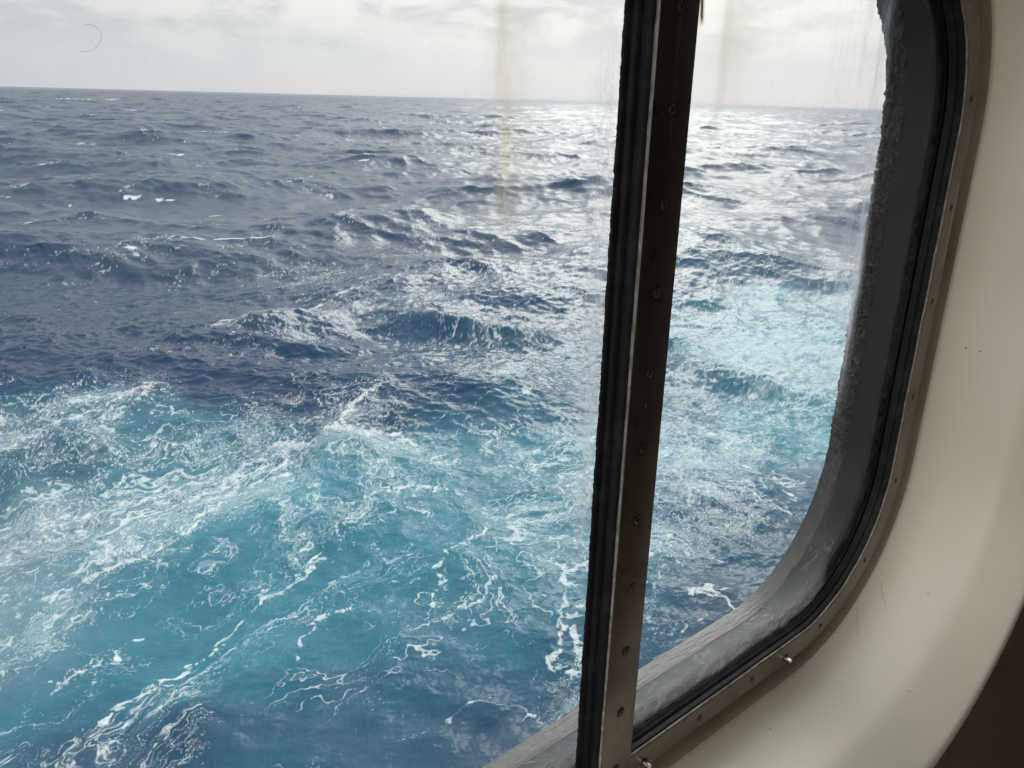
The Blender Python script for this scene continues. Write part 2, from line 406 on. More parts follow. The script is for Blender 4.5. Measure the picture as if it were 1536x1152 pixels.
# inner lining of the cabin
CAB = (-2.2, 3.4, -1.55, .85)
wall = plate('cabin_wall', (.150, {}), CAB, (-.186, -.175), m_simple('brown_wall_panel', (.10, .075, .057), (.15, .115, .09), .45, 14, (1, 1, 6))); wall.location = (0, 0, H)
tag(wall, 'dark brown cabin wall panel below and right of the cream window surround', 'wall', kind='thing')
WALLM = m_simple('cabin_lining', (.30, .27, .22), (.26, .23, .19), .6, 4)
FLOORM = m_simple('cabin_carpet', (.34, .25, .19), (.42, .31, .24), .9, 60)
def room(name, x0, x1, y0, y1, z0, z1, mat):
    o = bm_obj(name, box(x0, x1, y0, y1, z0+H, z1+H), mat); tag(o, kind='structure'); return o
room('floor', -4.2, 3.5, -3.6, -.17, -1.65, -1.552, FLOORM)
room('ceiling', -.5, 3.5, -3.6, -.17, .852, .95, PANEL)      # unseen ceiling, cut short; no left wall, to let sky light onto the surround
room('back_wall', -4.2, 3.4, -3.6, -3.5, -1.55, .85, PANEL)
room('wall_right', 3.402, 3.5, -3.5, -.17, -1.55, .85, PANEL)

# cream moulded surround
sur = tag(empty('window_surround', (0, 0, H)), 'deep cream moulded plastic surround with a soft crease framing the ship window', 'window surround', kind='thing')
prof = [(.0838, .012), (.0838, -.001), (.0860, -.010), (.0875, -.026), (.0888, -.048), (.0900, -.072), (.0912, -.096), (.0922, -.112), (.0937, -.122), (.0965, -.1305), (.1010, -.1385), (.1085, -.1510), (.1180, -.1665), (.1285, -.1835), (.1355, -.1950),
        (.1385, -.1985), (.142, -.2000), (.160, -.2000), (.1625, -.1990), (.164, -.196), (.164, -.1865), (.152, -.1850), (.130, -.170), (.105, -.11), (.098, -.02), (.095, .012)]
sweep('moulding', prof, CREAM, sur, closed=True, sharp=60)
lipm = m_cream('grime_shade_lip', (.20, .168, .125), (.12, .096, .068))  # darker than the moulding: grime plus shade put into the colour
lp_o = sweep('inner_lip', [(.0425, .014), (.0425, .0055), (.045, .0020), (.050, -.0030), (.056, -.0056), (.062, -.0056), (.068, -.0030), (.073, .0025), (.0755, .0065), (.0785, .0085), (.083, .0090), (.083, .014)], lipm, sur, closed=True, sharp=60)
lp_o['label'] = 'taupe bead, grime and shade in its colour, between the metal ring and the cream moulding'
def curve_tube(name, pts, rad, mat, parent):
    cu = bpy.data.curves.new(name, 'CURVE'); cu.dimensions = '3D'; cu.bevel_depth = rad; cu.bevel_resolution = 2
    sp = cu.splines.new('NURBS'); sp.points.add(len(pts)-1); sp.use_endpoint_u = True; sp.order_u = 3
    for p_, q in zip(sp.points, pts): p_.co = (*q, 1)
    cu.materials.append(mat); o = bpy.data.objects.new(name, cu); C.objects.link(o); o.parent = parent
    dg = bpy.context.evaluated_depsgraph_get(); me = bpy.data.meshes.new_from_object(o.evaluated_get(dg)); 
    bpy.data.objects.remove(o); me.name = name
    o = bpy.data.objects.new(name, me); C.objects.link(o); o.parent = parent; return o

# ------------------------------------------------------------------ the window
win = tag(empty('ship_window', (0, 0, H)), 'large rounded ship window, two salt-filmed panes split by a screwed metal mullion', 'window', kind='thing')
ring = sweep('retaining_ring', [(0.0012, .000), (.0030, -.0018), (.0370, -.0018), (.0385, -.0006), (.0385, .006), (0.0012, .006)], METAL, win, closed=True, sharp=30)
def line_wob(i, c, y):
    n = len(c); a = fbm1(n, 5, ((40, .6), (90, .5), (150, .5)))
    if i in (1, 2):
        nr = contour(.01)-contour(0); nr /= np.linalg.norm(nr, axis=1)[:, None]
        c = c+nr*(-.0005*a)[:, None]
    return c, y
sweep('white_sealant_line', [(.0013, .0055), (-.0001, .0050), (-.0001, -.0008), (.0013, -.0015), (.0020, -.0016), (.0021, -.0013)], SEALW, win, closed=True, wob=line_wob, sharp=60)
sweep('rubber_gasket', [(.000, .0008), (-.0015, .0016), (-.0019, .0030), (-.0019, .0095), (-.0042, .0108), (-.0050, .0125), (-.0052, .0160), (-.0066, .0172), (-.0070, .0198), (.012, .0198), (.012, .006), (.001, .006)], RUBBER, win, closed=True, sharp=50)
# outer bead, fat and ragged along the bottom
def low(c):
    b = np.clip((-.30-c[:, 1])/.45, 0, 1)
    return b*.006
o = crust_obj('ragged_bead', .0262, .046, .007, 23, low, rough=.0009); o.parent = win; o.data.materials[0] = RUBBER

# glass: one pane either side of the mullion
GY0, GY1 = .020, .0255
def pane(name, x0, x1):
    c = contour(.010); pts = []
    if x0 > 0.5: cc = [p_ for p_ in c if p_[0] >= x0]
    else: cc = [p_ for p_ in c if p_[0] <= x1]
    cc = np.array(cc); ctr = cc.mean(0); 
    # keep boundary order and close along the mullion
    xs = x0 if x0 > .5 else x1
    poly = []
    n = len(c)
    ins = [(p_[0] >= x0) if x0 > .5 else (p_[0] <= x1) for p_ in c]
    start = next(i for i in range(n) if ins[i] and not ins[i-1])
    for k in range(n):
        i = (start+k) % n
        if ins[i]: poly.append(tuple(c[i]))
    zt, zb = VT+.010, VB-.010
    first, last = poly[0], poly[-1]
    poly = [(xs, first[1])]+poly+[(xs, last[1])]
    n = len(poly)
    V = [(x, GY0, z) for x, z in poly]+[(x, GY1, z) for x, z in poly]
    Fc = [tuple(range(n)), tuple(range(2*n-1, n-1, -1))]+[(i, n+i, n+(i+1) % n, (i+1) % n) for i in range(n)]
    me = bpy.data.meshes.new(name); me.from_pydata(V, [], Fc); me.update(); me.materials.append(GLASS)
    o = bpy.data.objects.new(name, me); C.objects.link(o); o.parent = win; return o
SL, SR = .5858, .6392
pw = pane('glass_pane', UL, SL+.003); pw['label'] = 'wide left pane streaked with salt and tan mineral runs'
pn = pane('glass_pane', SR-.003, UR); pn['label'] = 'narrow right pane fogged white along its outer edge'
curl = [(x+.0145, y, z-.0012) for x, y, z in ((.1195, .0186, .0335), (.1235, .0186, .0342), (.1275, .0186, .0315), (.1278, .0186, .0270), (.1245, .0186, .0225), (.1205, .0186, .0200), (.1155, .0186, .0198))]
hr = curve_tube('hair', curl, .00008, m_simple('pale_hair', (.62, .61, .60), (.68, .66, .65), .5), win); hr['label'] = 'thin pale curl of hair stuck on the left pane'

# mullion
mul = bm_obj('mullion', box(SL+.006, SR-.006, .0002, .030, VB-.003, VT+.003), REVEAL, win); mul['label'] = 'dark metal bar between the two panes'
cs = bm_obj('cover_strip', box(SL, SR, -.0036, -.0004, VB-.012, VT+.02, .0007), METAL, mul, True)
# white chipped line down its left edge
zz = np.linspace(VB-.002, VT+.02, 420); a = fbm1(420, 9, ((30, .6), (80, .6), (160, .5))); b = fbm1(420, 19, ((5, .8), (17, .8), (50, .5)))
V = []
for z, q, g in zip(zz, a, b):
    t_ = .0011+.0004*q; w2 = max(.0002, min(.0008, .0003+.0004*g))
    V += [(SL+.0004, .0008, z), (SL-w2, .0005, z), (SL-w2, -.0022, z), (SL+.0002, -.0031, z)]
Fc = [(4*i+k, 4*i+k+1, 4*i+5+k, 4*i+4+k) for i in range(419) for k in range(3)]
mesh_from('white_sealant_line', V, Fc, SEALW, mul, True)
def side_gasket(sgn, xe, seed):
    zs = np.linspace(VB-.001, VT+.001, 500); pr = [(.008, .0006), (.0012, .0012), (-.0035, .0036), (-.0045, .0062), (-.0050, .0105), (-.0105, .0115), (-.0120, .0135), (-.0125, .0165), (-.0175, .0170), (-.0195, .0185), (-.0200, .0197), (.006, .0197)]
    wv = fbm1(500, seed, ((4, .5), (20, .5), (70, .35), (140, .3))); r = np.random.default_rng(seed); V = []
    for k, z in enumerate(zs):
        for j, (dx, y) in enumerate(pr):
            q = .0008*wv[k]*(j in (8, 9, 10))+.00025*wv[k]*(j in (4, 5, 6))+(r.normal(0, .00012) if j in (9, 10) else 0)
            V.append((xe+sgn*(dx+q), y, z))
    m_ = len(pr); Fc = [(i*m_+k, i*m_+k+1, (i+1)*m_+k+1, (i+1)*m_+k) for i in range(499) for k in range(m_-1)]
    if sgn < 0: Fc = [f[::-1] for f in Fc]
    g = mesh_from('rubber_gasket', V, Fc, RUBBER, mul, True); g.data.set_sharp_from_angle(angle=math.radians(45)); return g
side_gasket(1, SL, 31); side_gasket(-1, SR, 37)
# outboard sealant beads on the far side of the glass, each side of the bar
def side_bead(sgn, xe, seed):
    zs = np.linspace(VB+.002, VT-.002, 500); wv = fbm1(500, seed, ((6, .8), (25, .5), (60, .25))); V = []
    for k, z in enumerate(zs):
        for dx, y in ((.012, .0257), (-.009-.0007*wv[k], .0258), (-.010-.0008*wv[k], .028), (-.004-.0005*wv[k], .031), (.010, .033)):
            V.append((xe+sgn*dx, y, z))
    Fc = [(i*5+k, i*5+k+1, (i+1)*5+k+1, (i+1)*5+k) for i in range(499) for k in range(4)]
    return mesh_from('sealant_bead', V, Fc, CRUST, mul, True)
side_bead(1, SL, 41); side_bead(-1, SR, 47)

# ---- screws
import bmesh
def screw_mesh(name, r, h, mat, slot=True):
    bm = bmesh.new()
    prof_ = [(0, h*.95), (r*.45, h*.93), (r*.75, h*.7), (r*.95, h*.25), (r, 0), (r*1.0, -.0006)]
    N = 20; rings = []
    for rr, hh in prof_[1:]:
        rings.append([bm.verts.new((rr*math.cos(2*math.pi*i/N), -hh, rr*math.sin(2*math.pi*i/N))) for i in range(N)])
    top = bm.verts.new((0, -prof_[0][1], 0))
    for i in range(N):
        bm.faces.new((top, rings[0][(i+1) % N], rings[0][i]))
        for k in range(len(rings)-1):
            bm.faces.new((rings[k][i], rings[k][(i+1) % N], rings[k+1][(i+1) % N], rings[k+1][i]))
    bmesh.ops.recalc_face_normals(bm, faces=bm.faces[:])
    me = bpy.data.meshes.new(name); bm.to_mesh(me); bm.free(); me.materials.append(mat)
    me.polygons.foreach_set('use_smooth', [True]*len(me.polygons)); return me
HEAD = screw_mesh('screw', .0050, .0012, SCREWM)
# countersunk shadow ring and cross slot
def annulus(name, r0_, r1_, y, mat):
    bm = bmesh.new(); N = 24
    for (ra, rb, ya, yb) in ((r0_, r1_, y-.0001, y),):
        A = [bm.verts.new((ra*math.cos(2*math.pi*i/N), ya, ra*math.sin(2*math.pi*i/N))) for i in range(N)]
        B = [bm.verts.new((rb*math.cos(2*math.pi*i/N), yb, rb*math.sin(2*math.pi*i/N))) for i in range(N)]
        for i in range(N): bm.faces.new((A[i], A[(i+1) % N], B[(i+1) % N], B[i]))
    me = bpy.data.meshes.new(name); bm.to_mesh(me); bm.free(); me.materials.append(mat); return me
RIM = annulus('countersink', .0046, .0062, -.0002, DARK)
def cross_mesh():
    bm = bmesh.new()
    for a_, b_ in ((.0030, .00055), (.00055, .0030)):
        r_ = bmesh.ops.create_cube(bm, size=1)['verts']
        for v in r_: v.co = Vector((v.co.x*2*a_, -.00095+v.co.y*.0006-(0 if a_ > b_ else .00002), v.co.z*2*b_))
    me = bpy.data.meshes.new('cross_slot'); bm.to_mesh(me); bm.free(); me.materials.append(DARK); return me
CROSS = cross_mesh()
def put_screw(parent, x, y, z, s=1.0, rot=0.0, tilt=0.0):
    o = bpy.data.objects.new('screw', HEAD); C.objects.link(o); o.parent = parent; o.location = (x, y, z); o.scale = (s, 1, s)
    o.rotation_euler = (tilt, rot, 0)
    # slot and countersink share the screw (sub-part depth limit): joined look by parenting to the same bar
    return o
def screw_full(parent, x, y, z, s, rot):
    # one mesh per screw: head + rim + cross
    bm = bmesh.new()
    for me in (HEAD, RIM, CROSS):
        k = len(bm.faces); bm.from_mesh(me); bm.faces.ensure_lookup_table()
        for f in bm.faces[k:]: f.material_index = 0 if me is HEAD else 1
    me = bpy.data.meshes.new('screw'); bm.to_mesh(me); bm.free(); me.materials.append(SCREWM); me.materials.append(DARK)
    o = bpy.data.objects.new('screw', me); C.objects.link(o); o.parent = parent; o.location = (x, y, z); o.scale = (s, 1, s); o.rotation_euler = (0, rot, 0)
    return o
R_ = random.Random(3)
for k, v in enumerate((.0791, -.0052, -.0897, -.1747, -.2574, -.3403, -.4241, -.5093, -.5935, -.6797, -.7650)):
    screw_full(mul, .6130, -.0037, v, 1.05, R_.uniform(0, 1.6))
s = screw_full(mul, .6120, -.0036, -.2915, .55, .3); s['label'] = 'small dark hole-like screw between two larger ones'
c = contour(.0195, n=24, ns=40); seg = np.r_[0, np.cumsum(np.linalg.norm(np.diff(c, axis=0), axis=1))]; tot = seg[-1]
c_ring = c
nsc = 34
for k in range(nsc):
    q = (k+.35)/nsc*tot; i = min(np.searchsorted(seg, q), len(c)-1)
    x, z = c[i]
    if UL < x < 1.4: screw_full(ring, x, -.0019, z, .8, R_.uniform(0, 1.6))
def stud(x, z, ln):
    bm = bmesh.new(); bmesh.ops.create_cone(bm, cap_ends=True, segments=20, radius1=.0042, radius2=.0036, depth=ln)
    bmesh.ops.bevel(bm, geom=[e for e in bm.edges if e.calc_face_angle(0) > 1], offset=.0006, segments=2, affect='EDGES')
    bmesh.ops.rotate(bm, cent=(0, 0, 0), matrix=Matrix.Rotation(math.radians(90), 3, 'X'), verts=bm.verts[:])
    o = bm_obj('stud', bm, STEEL, ring, True); o.location = (x, -.0018-ln/2, z); return o
P1, P2 = ((0.9941, -0.7897), (0.6698, -0.7905))
for px_, pz_ in (P1, P2):
    stud(px_, pz_, .010)
    wsh = annulus('washer', .0040, .0066, -.0003, DARK); wo = bpy.data.objects.new('washer', wsh); C.objects.link(wo); wo.parent = ring; wo.location = (px_, -.0019, pz_)

# stray hairs and small nicks on the moulding
HAIRS = [[(1.2512, -0.0188, -0.7498), (1.2429, -0.0235, -0.7596), (1.2357, -0.0319, -0.7677), (1.2274, -0.0432, -0.7762)], [(1.2067, -0.0051, -0.7881), (1.1902, -0.015, -0.8015), (1.172, -0.03, -0.8134)]]
for pts in HAIRS: curve_tube('hair', pts, .00016, HAIRM, sur)
NICKS = [(1.3353, -0.0399, -0.3498), (1.3354, -0.0606, -0.3501), (1.1368, -0.1344, -0.8397), (1.2327, -0.1908, -0.8877), (0.9105, -0.0385, -0.8507), (1.2645, -0.0878, -0.7424)]
for k, (x, y, z) in enumerate(NICKS):
    bm = bmesh.new(); bmesh.ops.create_icosphere(bm, subdivisions=2, radius=.0011)
    for v_ in bm.verts: v_.co = Vector((v_.co.x*(.8+.5*(k % 2)), v_.co.y*.6, v_.co.z*(1.7-.4*(k % 3))))*(1.0+.25*math.sin(9*v_.co.x*900+k))
    n_ = bm_obj('paint_nick', bm, SCREWM, sur, True); n_.location = (x, y, z)

# ------------------------------------------------------------------ the sea
def fft_tile(L, N, lmin, lmax, Lw, wdir, seed, chop=1.0, spread=2.0):
    k1 = 2*math.pi*np.fft.fftfreq(N, L/N); KX, KY = np.meshgrid(k1, k1, indexing='xy'); K = np.hypot(KX, KY); K[0, 0] = 1
    cs_ = (KX*wdir[0]+KY*wdir[1])/K
    P = np.exp(-1/(K*Lw)**2)/K**4*(np.abs(cs_)**spread*.85+.15)*np.where(cs_ < 0, .4, 1)
    lam = 2*math.pi/K
    lo = np.clip((lam-lmin*.8)/(lmin*.4), 0, 1); hi = np.clip((lmax*1.2-lam)/(lmax*.4), 0, 1)
    P = P*np.where(lam > lmin*1.2, 1, lo)*np.where(lam < lmax*.8, 1, hi); P[0, 0] = 0
    r = np.random.default_rng(seed); dk = 2*math.pi/L
    h = (r.normal(size=(N, N))+1j*r.normal(size=(N, N)))*np.sqrt(P)*dk
    f = lambda a_: np.real(np.fft.ifft2(a_))*N*N
    z = f(h); dx = f(-1j*KX/K*h)*-chop; dy = f(-1j*KY/K*h)*-chop
    return dict(L=L, N=N, z=z, dx=dx, dy=dy)

# sampling rows: fine near the ship, coarser far off
rows = [3.0]; DTH = math.radians(.038)
while rows[-1] < 14000:
    r = rows[-1]; dr = (r*r+H*H)/H*DTH
    if r < 7: dr *= 3
    dr = min(dr, .0045*r if r < 2500 else .03*r); rows.append(r+dr)
rr = np.array(rows)
deg = np.degrees(YAW)
az = np.r_[np.arange(-93, deg-40, .5), np.arange(deg-40, deg+39, .062), np.arange(deg+39, 93, .5)]
azr = np.radians(az)
NR, NA = len(rr), len(azr)
RR, AA = np.meshgrid(rr, azr, indexing='ij')
X0 = (RR*np.sin(AA)); Y0 = (RR*np.cos(AA)); DR = np.gradient(rr)[:, None]*np.ones((1, NA))

WD = YAW+math.radians(178)                # waves run towards the ship
wd = (math.sin(WD), math.cos(WD))
wd2 = (math.sin(WD+.5), math.cos(WD+.5))
LW = 11.0
T1 = fft_tile(523., 1024, 5., 170., LW, wd, 7)
T2 = fft_tile(97., 1024, .9, 5., LW, wd2, 8, spread=1.2)
T3 = fft_tile(17.3, 1024, .09, .9, LW, wd, 9, spread=.8)
HS = 3.0                                  # significant wave height
A_ = HS/4/T1['z'].std()
XX, YY, ZZ = X0.copy(), Y0.copy(), np.zeros_like(X0)
def rotc(x, y, a_): return x*math.cos(a_)-y*math.sin(a_), x*math.sin(a_)+y*math.cos(a_)
jac = None
LOW = None
for T, amp, dmax in ((T1, A_, 22.), (T2, A_*1.0, 2.4), (T3, A_*1.55, .22)):
    a_ = {523.: 0.0, 97.: .43, 17.3: -.61}[T['L']]
    x, y = rotc(X0, Y0, a_)
    wgt = np.clip(1.6-DR/dmax, 0, 1)*(1.0 if T is not T3 else np.clip(.35+DR/.12, 0, 1))
    g = [samp(T[k], T['L'], T['N'], x+13.7, y+41.3) for k in ('z', 'dx', 'dy')]
    ddx, ddy = rotc(g[1], g[2], -a_)
    ch = 1.15 if T is T1 else (.95 if T is T2 else .8)
    XX += amp*ch*wgt*ddx; YY += amp*ch*wgt*ddy; ZZ += amp*wgt*g[0]
    if T is T1: LOW = ZZ.copy()
    # folding of the surface -> whitecaps
    if T is not T3:
        c1 = 2*math.pi*np.fft.fftfreq(T['N'], T['L']/T['N']); 
        dxx = (np.roll(T['dx'], -1, 1)-np.roll(T['dx'], 1, 1))/(2*T['L']/T['N']); dyy = (np.roll(T['dy'], -1, 0)-np.roll(T['dy'], 1, 0))/(2*T['L']/T['N'])
        q = samp(dxx+dyy, T['L'], T['N'], x+13.7, y+41.3)*amp*ch*(1.0 if T is T1 else .55*wgt)
        jac = q if jac is None else jac+q

# ---- what the ship's wake has done to the water, in metres from the ship (x forward along the side, y outboard)
# x, y, aeration (pale turquoise), foam cover
TAB = []
PX_ROWS = {   # distances outboard sampled along lines of sight; values: (A, F)
}
def ground(px, py):
    d = (px-768)*rt-(py-576)*up+F_PX*fw; t_ = H/-d.z; return d.x*t_, d.y*t_-D
COLS = [0, 150, 300, 450, 600, 750, 900, 1050, 1200, 1320]
GRID = [
 (175, [0]*10, [.02]*10),
 (240, [0]*10, [.05, .05, .05, .06, .06, .06, .06, .06, .05, .05]),
 (300, [0]*10, [.05, .08, .05, .06, .08, .08, .08, .08, .05, .05]),
 (340, [0]*10, [.10, .10, .12, .16, .16, .26, .20, .12, .10, .10]),
 (370, [0, 0, 0, 0, 0.02, 0.04, 0.06, 0.1, 0.1, 0.1], [.08, .22, .16, .20, .24, .28, .24, .20, .14, .20]),
 (400, [0, 0, 0, 0, 0.06, 0.08, 0.14, 0.28, 0.3, 0.3], [.05, .08, .12, .24, .42, .44, .36, .32, .26, .30]),
 (450, [0, 0, 0, 0.05, 0.14, 0.22, 0.36, 0.54, 0.6, 0.62], [.03, .03, .10, .42, .38, .36, .36, .58, .66, .66]),
 (500, [0, 0, 0, 0.04, 0.16, 0.36, 0.54, 0.72, 0.8, 0.85], [.03, .03, .12, .32, .34, .36, .42, .70, .72, .60]),
 (560, [0, 0, 0, 0, 0.12, 0.42, 0.62, 0.82, 0.95, 0.95], [.05, .22, .06, .12, .22, .38, .42, .60, .52, .40]),
 (600, [0.0, 0.1, 0.04, 0.06, 0.18, 0.5, 0.68, 0.82, 0.95, 0.95], [.10, .40, .20, .28, .24, .40, .48, .66, .60, .35]),
 (630, [.12, .40, .25, .22, .25, .50, .65, .70, .9, .9], [.40, .62, .46, .52, .42, .42, .48, .64, .52, .28]),
 (680, [0.34, 0.5, 0.46, 0.6, 0.64, 0.76, 0.8, 0.74, 0.74, 0.6], [.60, .62, .56, .66, .62, .50, .52, .58, .44, .22]),
 (740, [0.42, 0.6, 0.8, 0.85, 0.86, 0.88, 0.82, 0.66, 0.62, 0.55], [.50, .62, .72, .46, .50, .46, .46, .50, .38, .16]),
 (800, [0.55, 0.7, 0.85, 0.95, 0.9, 0.9, 0.76, 0.54, 0.5, 0.48], [.66, .66, .48, .34, .42, .42, .44, .34, .42, .14]),
 (870, [0.8, 0.95, 1, 0.95, 0.9, 0.8, 0.58, 0.44, 0.42, 0.42], [.56, .34, .40, .38, .36, .40, .46, .20, .22, .1]),
 (950, [0.9, 1, 1, 0.92, 0.82, 0.62, 0.46, 0.38, 0.38, 0.38], [.30, .42, .42, .28, .36, .34, .42, .16, .1, .1]),
 (1020, [.75, .78, .74, .66, .52, .42, .34, .26, .28, .3], [.32, .48, .30, .24, .16, .34, .36, .16, .1, .1]),
 (1110, [.42, .40, .52, .48, .36, .28, .24, .24, .28, .3], [.38, .34, .12, .16, .10, .24, .20, .1, .1, .1]),
]
# rows of the table are stored as bearings/ranges of the sea itself
gp = [[ground(cx, ry) for cx in COLS] for ry, _, _ in GRID]
Pg = np.array(gp)                          # rows x cols x 2, metres
flatP = Pg.reshape(-1, 2); vA = np.array([g[1] for g in GRID], float).ravel(); vF = np.array([g[2] for g in GRID], float).ravel()
lp = np.log(np.hypot(flatP[:, 0], flatP[:, 1])); ap = np.arctan2(flatP[:, 0], flatP[:, 1])
# warp bearings/ranges a little so that the regions have natural, wandering edges
cs2 = 6
Rc = rr[::cs2]; Ac = azr[::cs2]; LR, LA = np.meshgrid(np.log(Rc), Ac, indexing='ij')
fa = np.zeros_like(LR); ff = np.zeros_like(LR); ws = np.zeros_like(LR)
xw, yw = np.exp(LR)*np.sin(LA), np.exp(LR)*np.cos(LA)
NW = noise_tile(256, 2, 20, 77, 1.6); NW2 = noise_tile(256, 2, 20, 78, 1.6)
LRw = LR+.045*samp(NW, 60., 256, xw, yw); LAw = LA+.045*samp(NW2, 60., 256, xw, yw)
for i in range(len(lp)):
    d2 = ((LRw-lp[i])/.085)**2+((LAw-ap[i])/.085)**2
    wt = 1/(d2*d2+.02); fa += wt*vA[i]; ff += wt*vF[i]; ws += wt
fa /= ws; ff /= ws
def upsample(c2):
    ri = np.interp(np.arange(NR), np.arange(0, NR, cs2), np.arange(len(Rc))); ai = np.interp(np.arange(NA), np.arange(0, NA, cs2), np.arange(len(Ac)))
    i0 = np.minimum(ri.astype(int), len(Rc)-2); j0 = np.minimum(ai.astype(int), len(Ac)-2); ti = (ri-i0)[:, None]; tj = (ai-j0)[None, :]
    return (c2[i0][:, j0]*(1-ti)+c2[i0+1][:, j0]*ti)*(1-tj)+(c2[i0][:, j0+1]*(1-ti)+c2[i0+1][:, j0+1]*ti)*tj
AER = upsample(fa); FOM = upsample(ff)

# strong foam ropes: centre lines in metres, half width in metres, strength
ROPES = [
 ([(1.51, 13.71), (2.32, 14.18), (3.12, 14.53), (3.91, 15.01), (4.73, 15.41), (5.54, 15.59), (6.7, 15.74)], 0.11, 1.0),
 ([(0.91, 13.0), (1.86, 13.22), (2.63, 13.25), (3.21, 14.21)], 0.07, 0.85),
 ([(7.41, 16.34), (8.33, 16.89), (9.58, 17.07), (10.73, 16.92), (11.35, 16.55)], 0.12, 0.85),
 ([(1.56, 18.39), (2.33, 18.45), (3.35, 18.72), (4.47, 19.03), (5.77, 19.55), (8.2, 20.18)], 0.15, 0.85),
 ([(2.06, 21.32), (3.01, 21.68), (4.2, 21.46), (5.55, 20.91), (7.17, 20.44), (8.2, 20.18)], 0.14, 0.85),
 ([(13.44, 12.49), (12.17, 11.46), (11.28, 11.43), (10.39, 11.11), (9.68, 10.73), (9.04, 10.1), (8.45, 9.91), (8.18, 9.87), (8.14, 9.53), (8.41, 9.08), (8.68, 9.1), (8.8, 9.63), (9.13, 9.89)], 0.11, 1.1),
 ([(8.68, 9.1), (8.81, 8.88), (8.47, 8.34), (7.93, 7.93)], 0.07, 0.85),
 ([(7.11, 12.33), (7.68, 12.47), (8.41, 13.34), (9.35, 13.66), (10.71, 14.18)], 0.09, 0.85),
 ([(7.9, 12.29), (8.51, 11.96), (9.22, 12.2)], 0.08, 0.85),
 ([(11.54, 9.02), (11.85, 8.6), (12.23, 8.57), (12.59, 8.58)], 0.1, 1.25),
 ([(11.94, 8.5), (12.06, 8.26), (11.78, 7.79)], 0.08, 1.25),
 ([(15.05, 11.46), (16.93, 11.41), (17.31, 10.4), (17.2, 9.14)], 0.09, 0.85),
 ([(15.57, 9.98), (17.25, 9.75), (17.03, 8.85)], 0.09, 0.85),
 ([(19.93, 11.5), (18.21, 10.17), (17.81, 9.32)], 0.09, 0.85),
 ([(13.25, 22.44), (11.99, 22.02), (10.82, 21.18), (10.25, 20.96)], 0.26, 1.1),
 ([(10.41, 20.84), (11.29, 19.99), (12.47, 19.6)], 0.22, 1.0),
 ([(4.03, 26.63), (5.12, 26.48), (7.05, 27.61), (7.23, 24.89)], 0.2, 0.85),
 ([(29.67, 19.51), (29.34, 17.95), (28.31, 16.5), (28.71, 15.69)], 0.3, 0.85),
 ([(16.06, 38.53), (18.66, 39.43), (22.62, 40.79)], 0.35, 0.85),
 ([(4.86, 13.15), (5.74, 13.7), (6.27, 13.73)], 0.07, 0.85),
 ([(10.22, 8.24), (10.86, 8.38)], 0.05, 0.85),
 ([(11.19, 10.48), (11.27, 10.25)], 0.06, 0.85),
 ([(1.09, 15.65), (2.22, 15.65), (3.04, 15.98)], 0.07, 0.85),
 ([(26.25, 34.26), (27.64, 31.45)], 0.35, 0.85),
 ([(15.4, 58.29), (15.2, 54.11)], 0.3, 0.85),
]
# breaking crests further out: x, y, half length along the crest, half depth
CAPS = [(138.7, 440.1, 11.65, 17.75), (70.6, 393.0, 9.41, 13.29), (93.3, 208.5, 3.08, 5.66), (74.1, 188.7, 3.41, 2.75), (57.0, 191.9, 3.71, 2.34), (51.6, 151.8, 1.62, 1.72), (78.6, 121.5, 1.22, 1.75), (25.9, 89.3, 1.1, 0.87), (28.6, 88.5, 0.94, 0.73), (16.9, 77.4, 0.8, 0.64), (12.1, 71.8, 0.74, 0.68), (22.0, 56.0, 3.04, 0.37), (15.2, 55.5, 0.68, 0.57), (252.5, 501.6, 4.25, 21.03), (211.1, 809.9, 21.13, 40.86), (41.2, 50.4, 2.19, 0.9), (49.2, 66.5, 1.39, 0.87), (278.8, 201.1, 6.37, 9.86), (420.1, 259.4, 6.65, 16.25), (58.7, 100.9, 1.18, 0.91), (39.0, 75.1, 1.28, 0.48), (28.3, 75.1, 0.81, 0.44), (26.8, 136.1, 1.63, 1.13)]
SEAS = [([[17.04, 35.41], [20.41, 35.54], [22.87, 34.37], [24.16, 30.45], [24.67, 27.07]], 1.0, 1.5), ([[28.21, 20.56], [30.13, 20.2], [30.24, 17.88], [28.93, 15.53]], 0.55, 1.0), ([[14.15, 85.64], [19.92, 91.66], [26.69, 95.36], [29.36, 86.77]], 1.1, 3.0), ([[11.76, 34.19], [15.22, 33.74], [16.58, 30.13]], 0.5, 1.2)]
near_rows = rr < 75
nr = int(near_rows.sum())
xn = X0[:nr]; yn = Y0[:nr]
NA1 = noise_tile(512, 2, 30, 51, 1.6); NA2 = noise_tile(512, 2, 30, 52, 1.6)
jx = samp(NA1, 7., 512, xn, yn); jy = samp(NA2, 7., 512, xn, yn); 
xj = xn+.16*jx; yj = yn+.16*jy
ROP = np.zeros_like(xn)
def segd(px_, py_, a_, b_):
    vx, vy = b_[0]-a_[0], b_[1]-a_[1]; t_ = np.clip(((px_-a_[0])*vx+(py_-a_[1])*vy)/(vx*vx+vy*vy), 0, 1)
    return np.hypot(px_-a_[0]-t_*vx, py_-a_[1]-t_*vy)
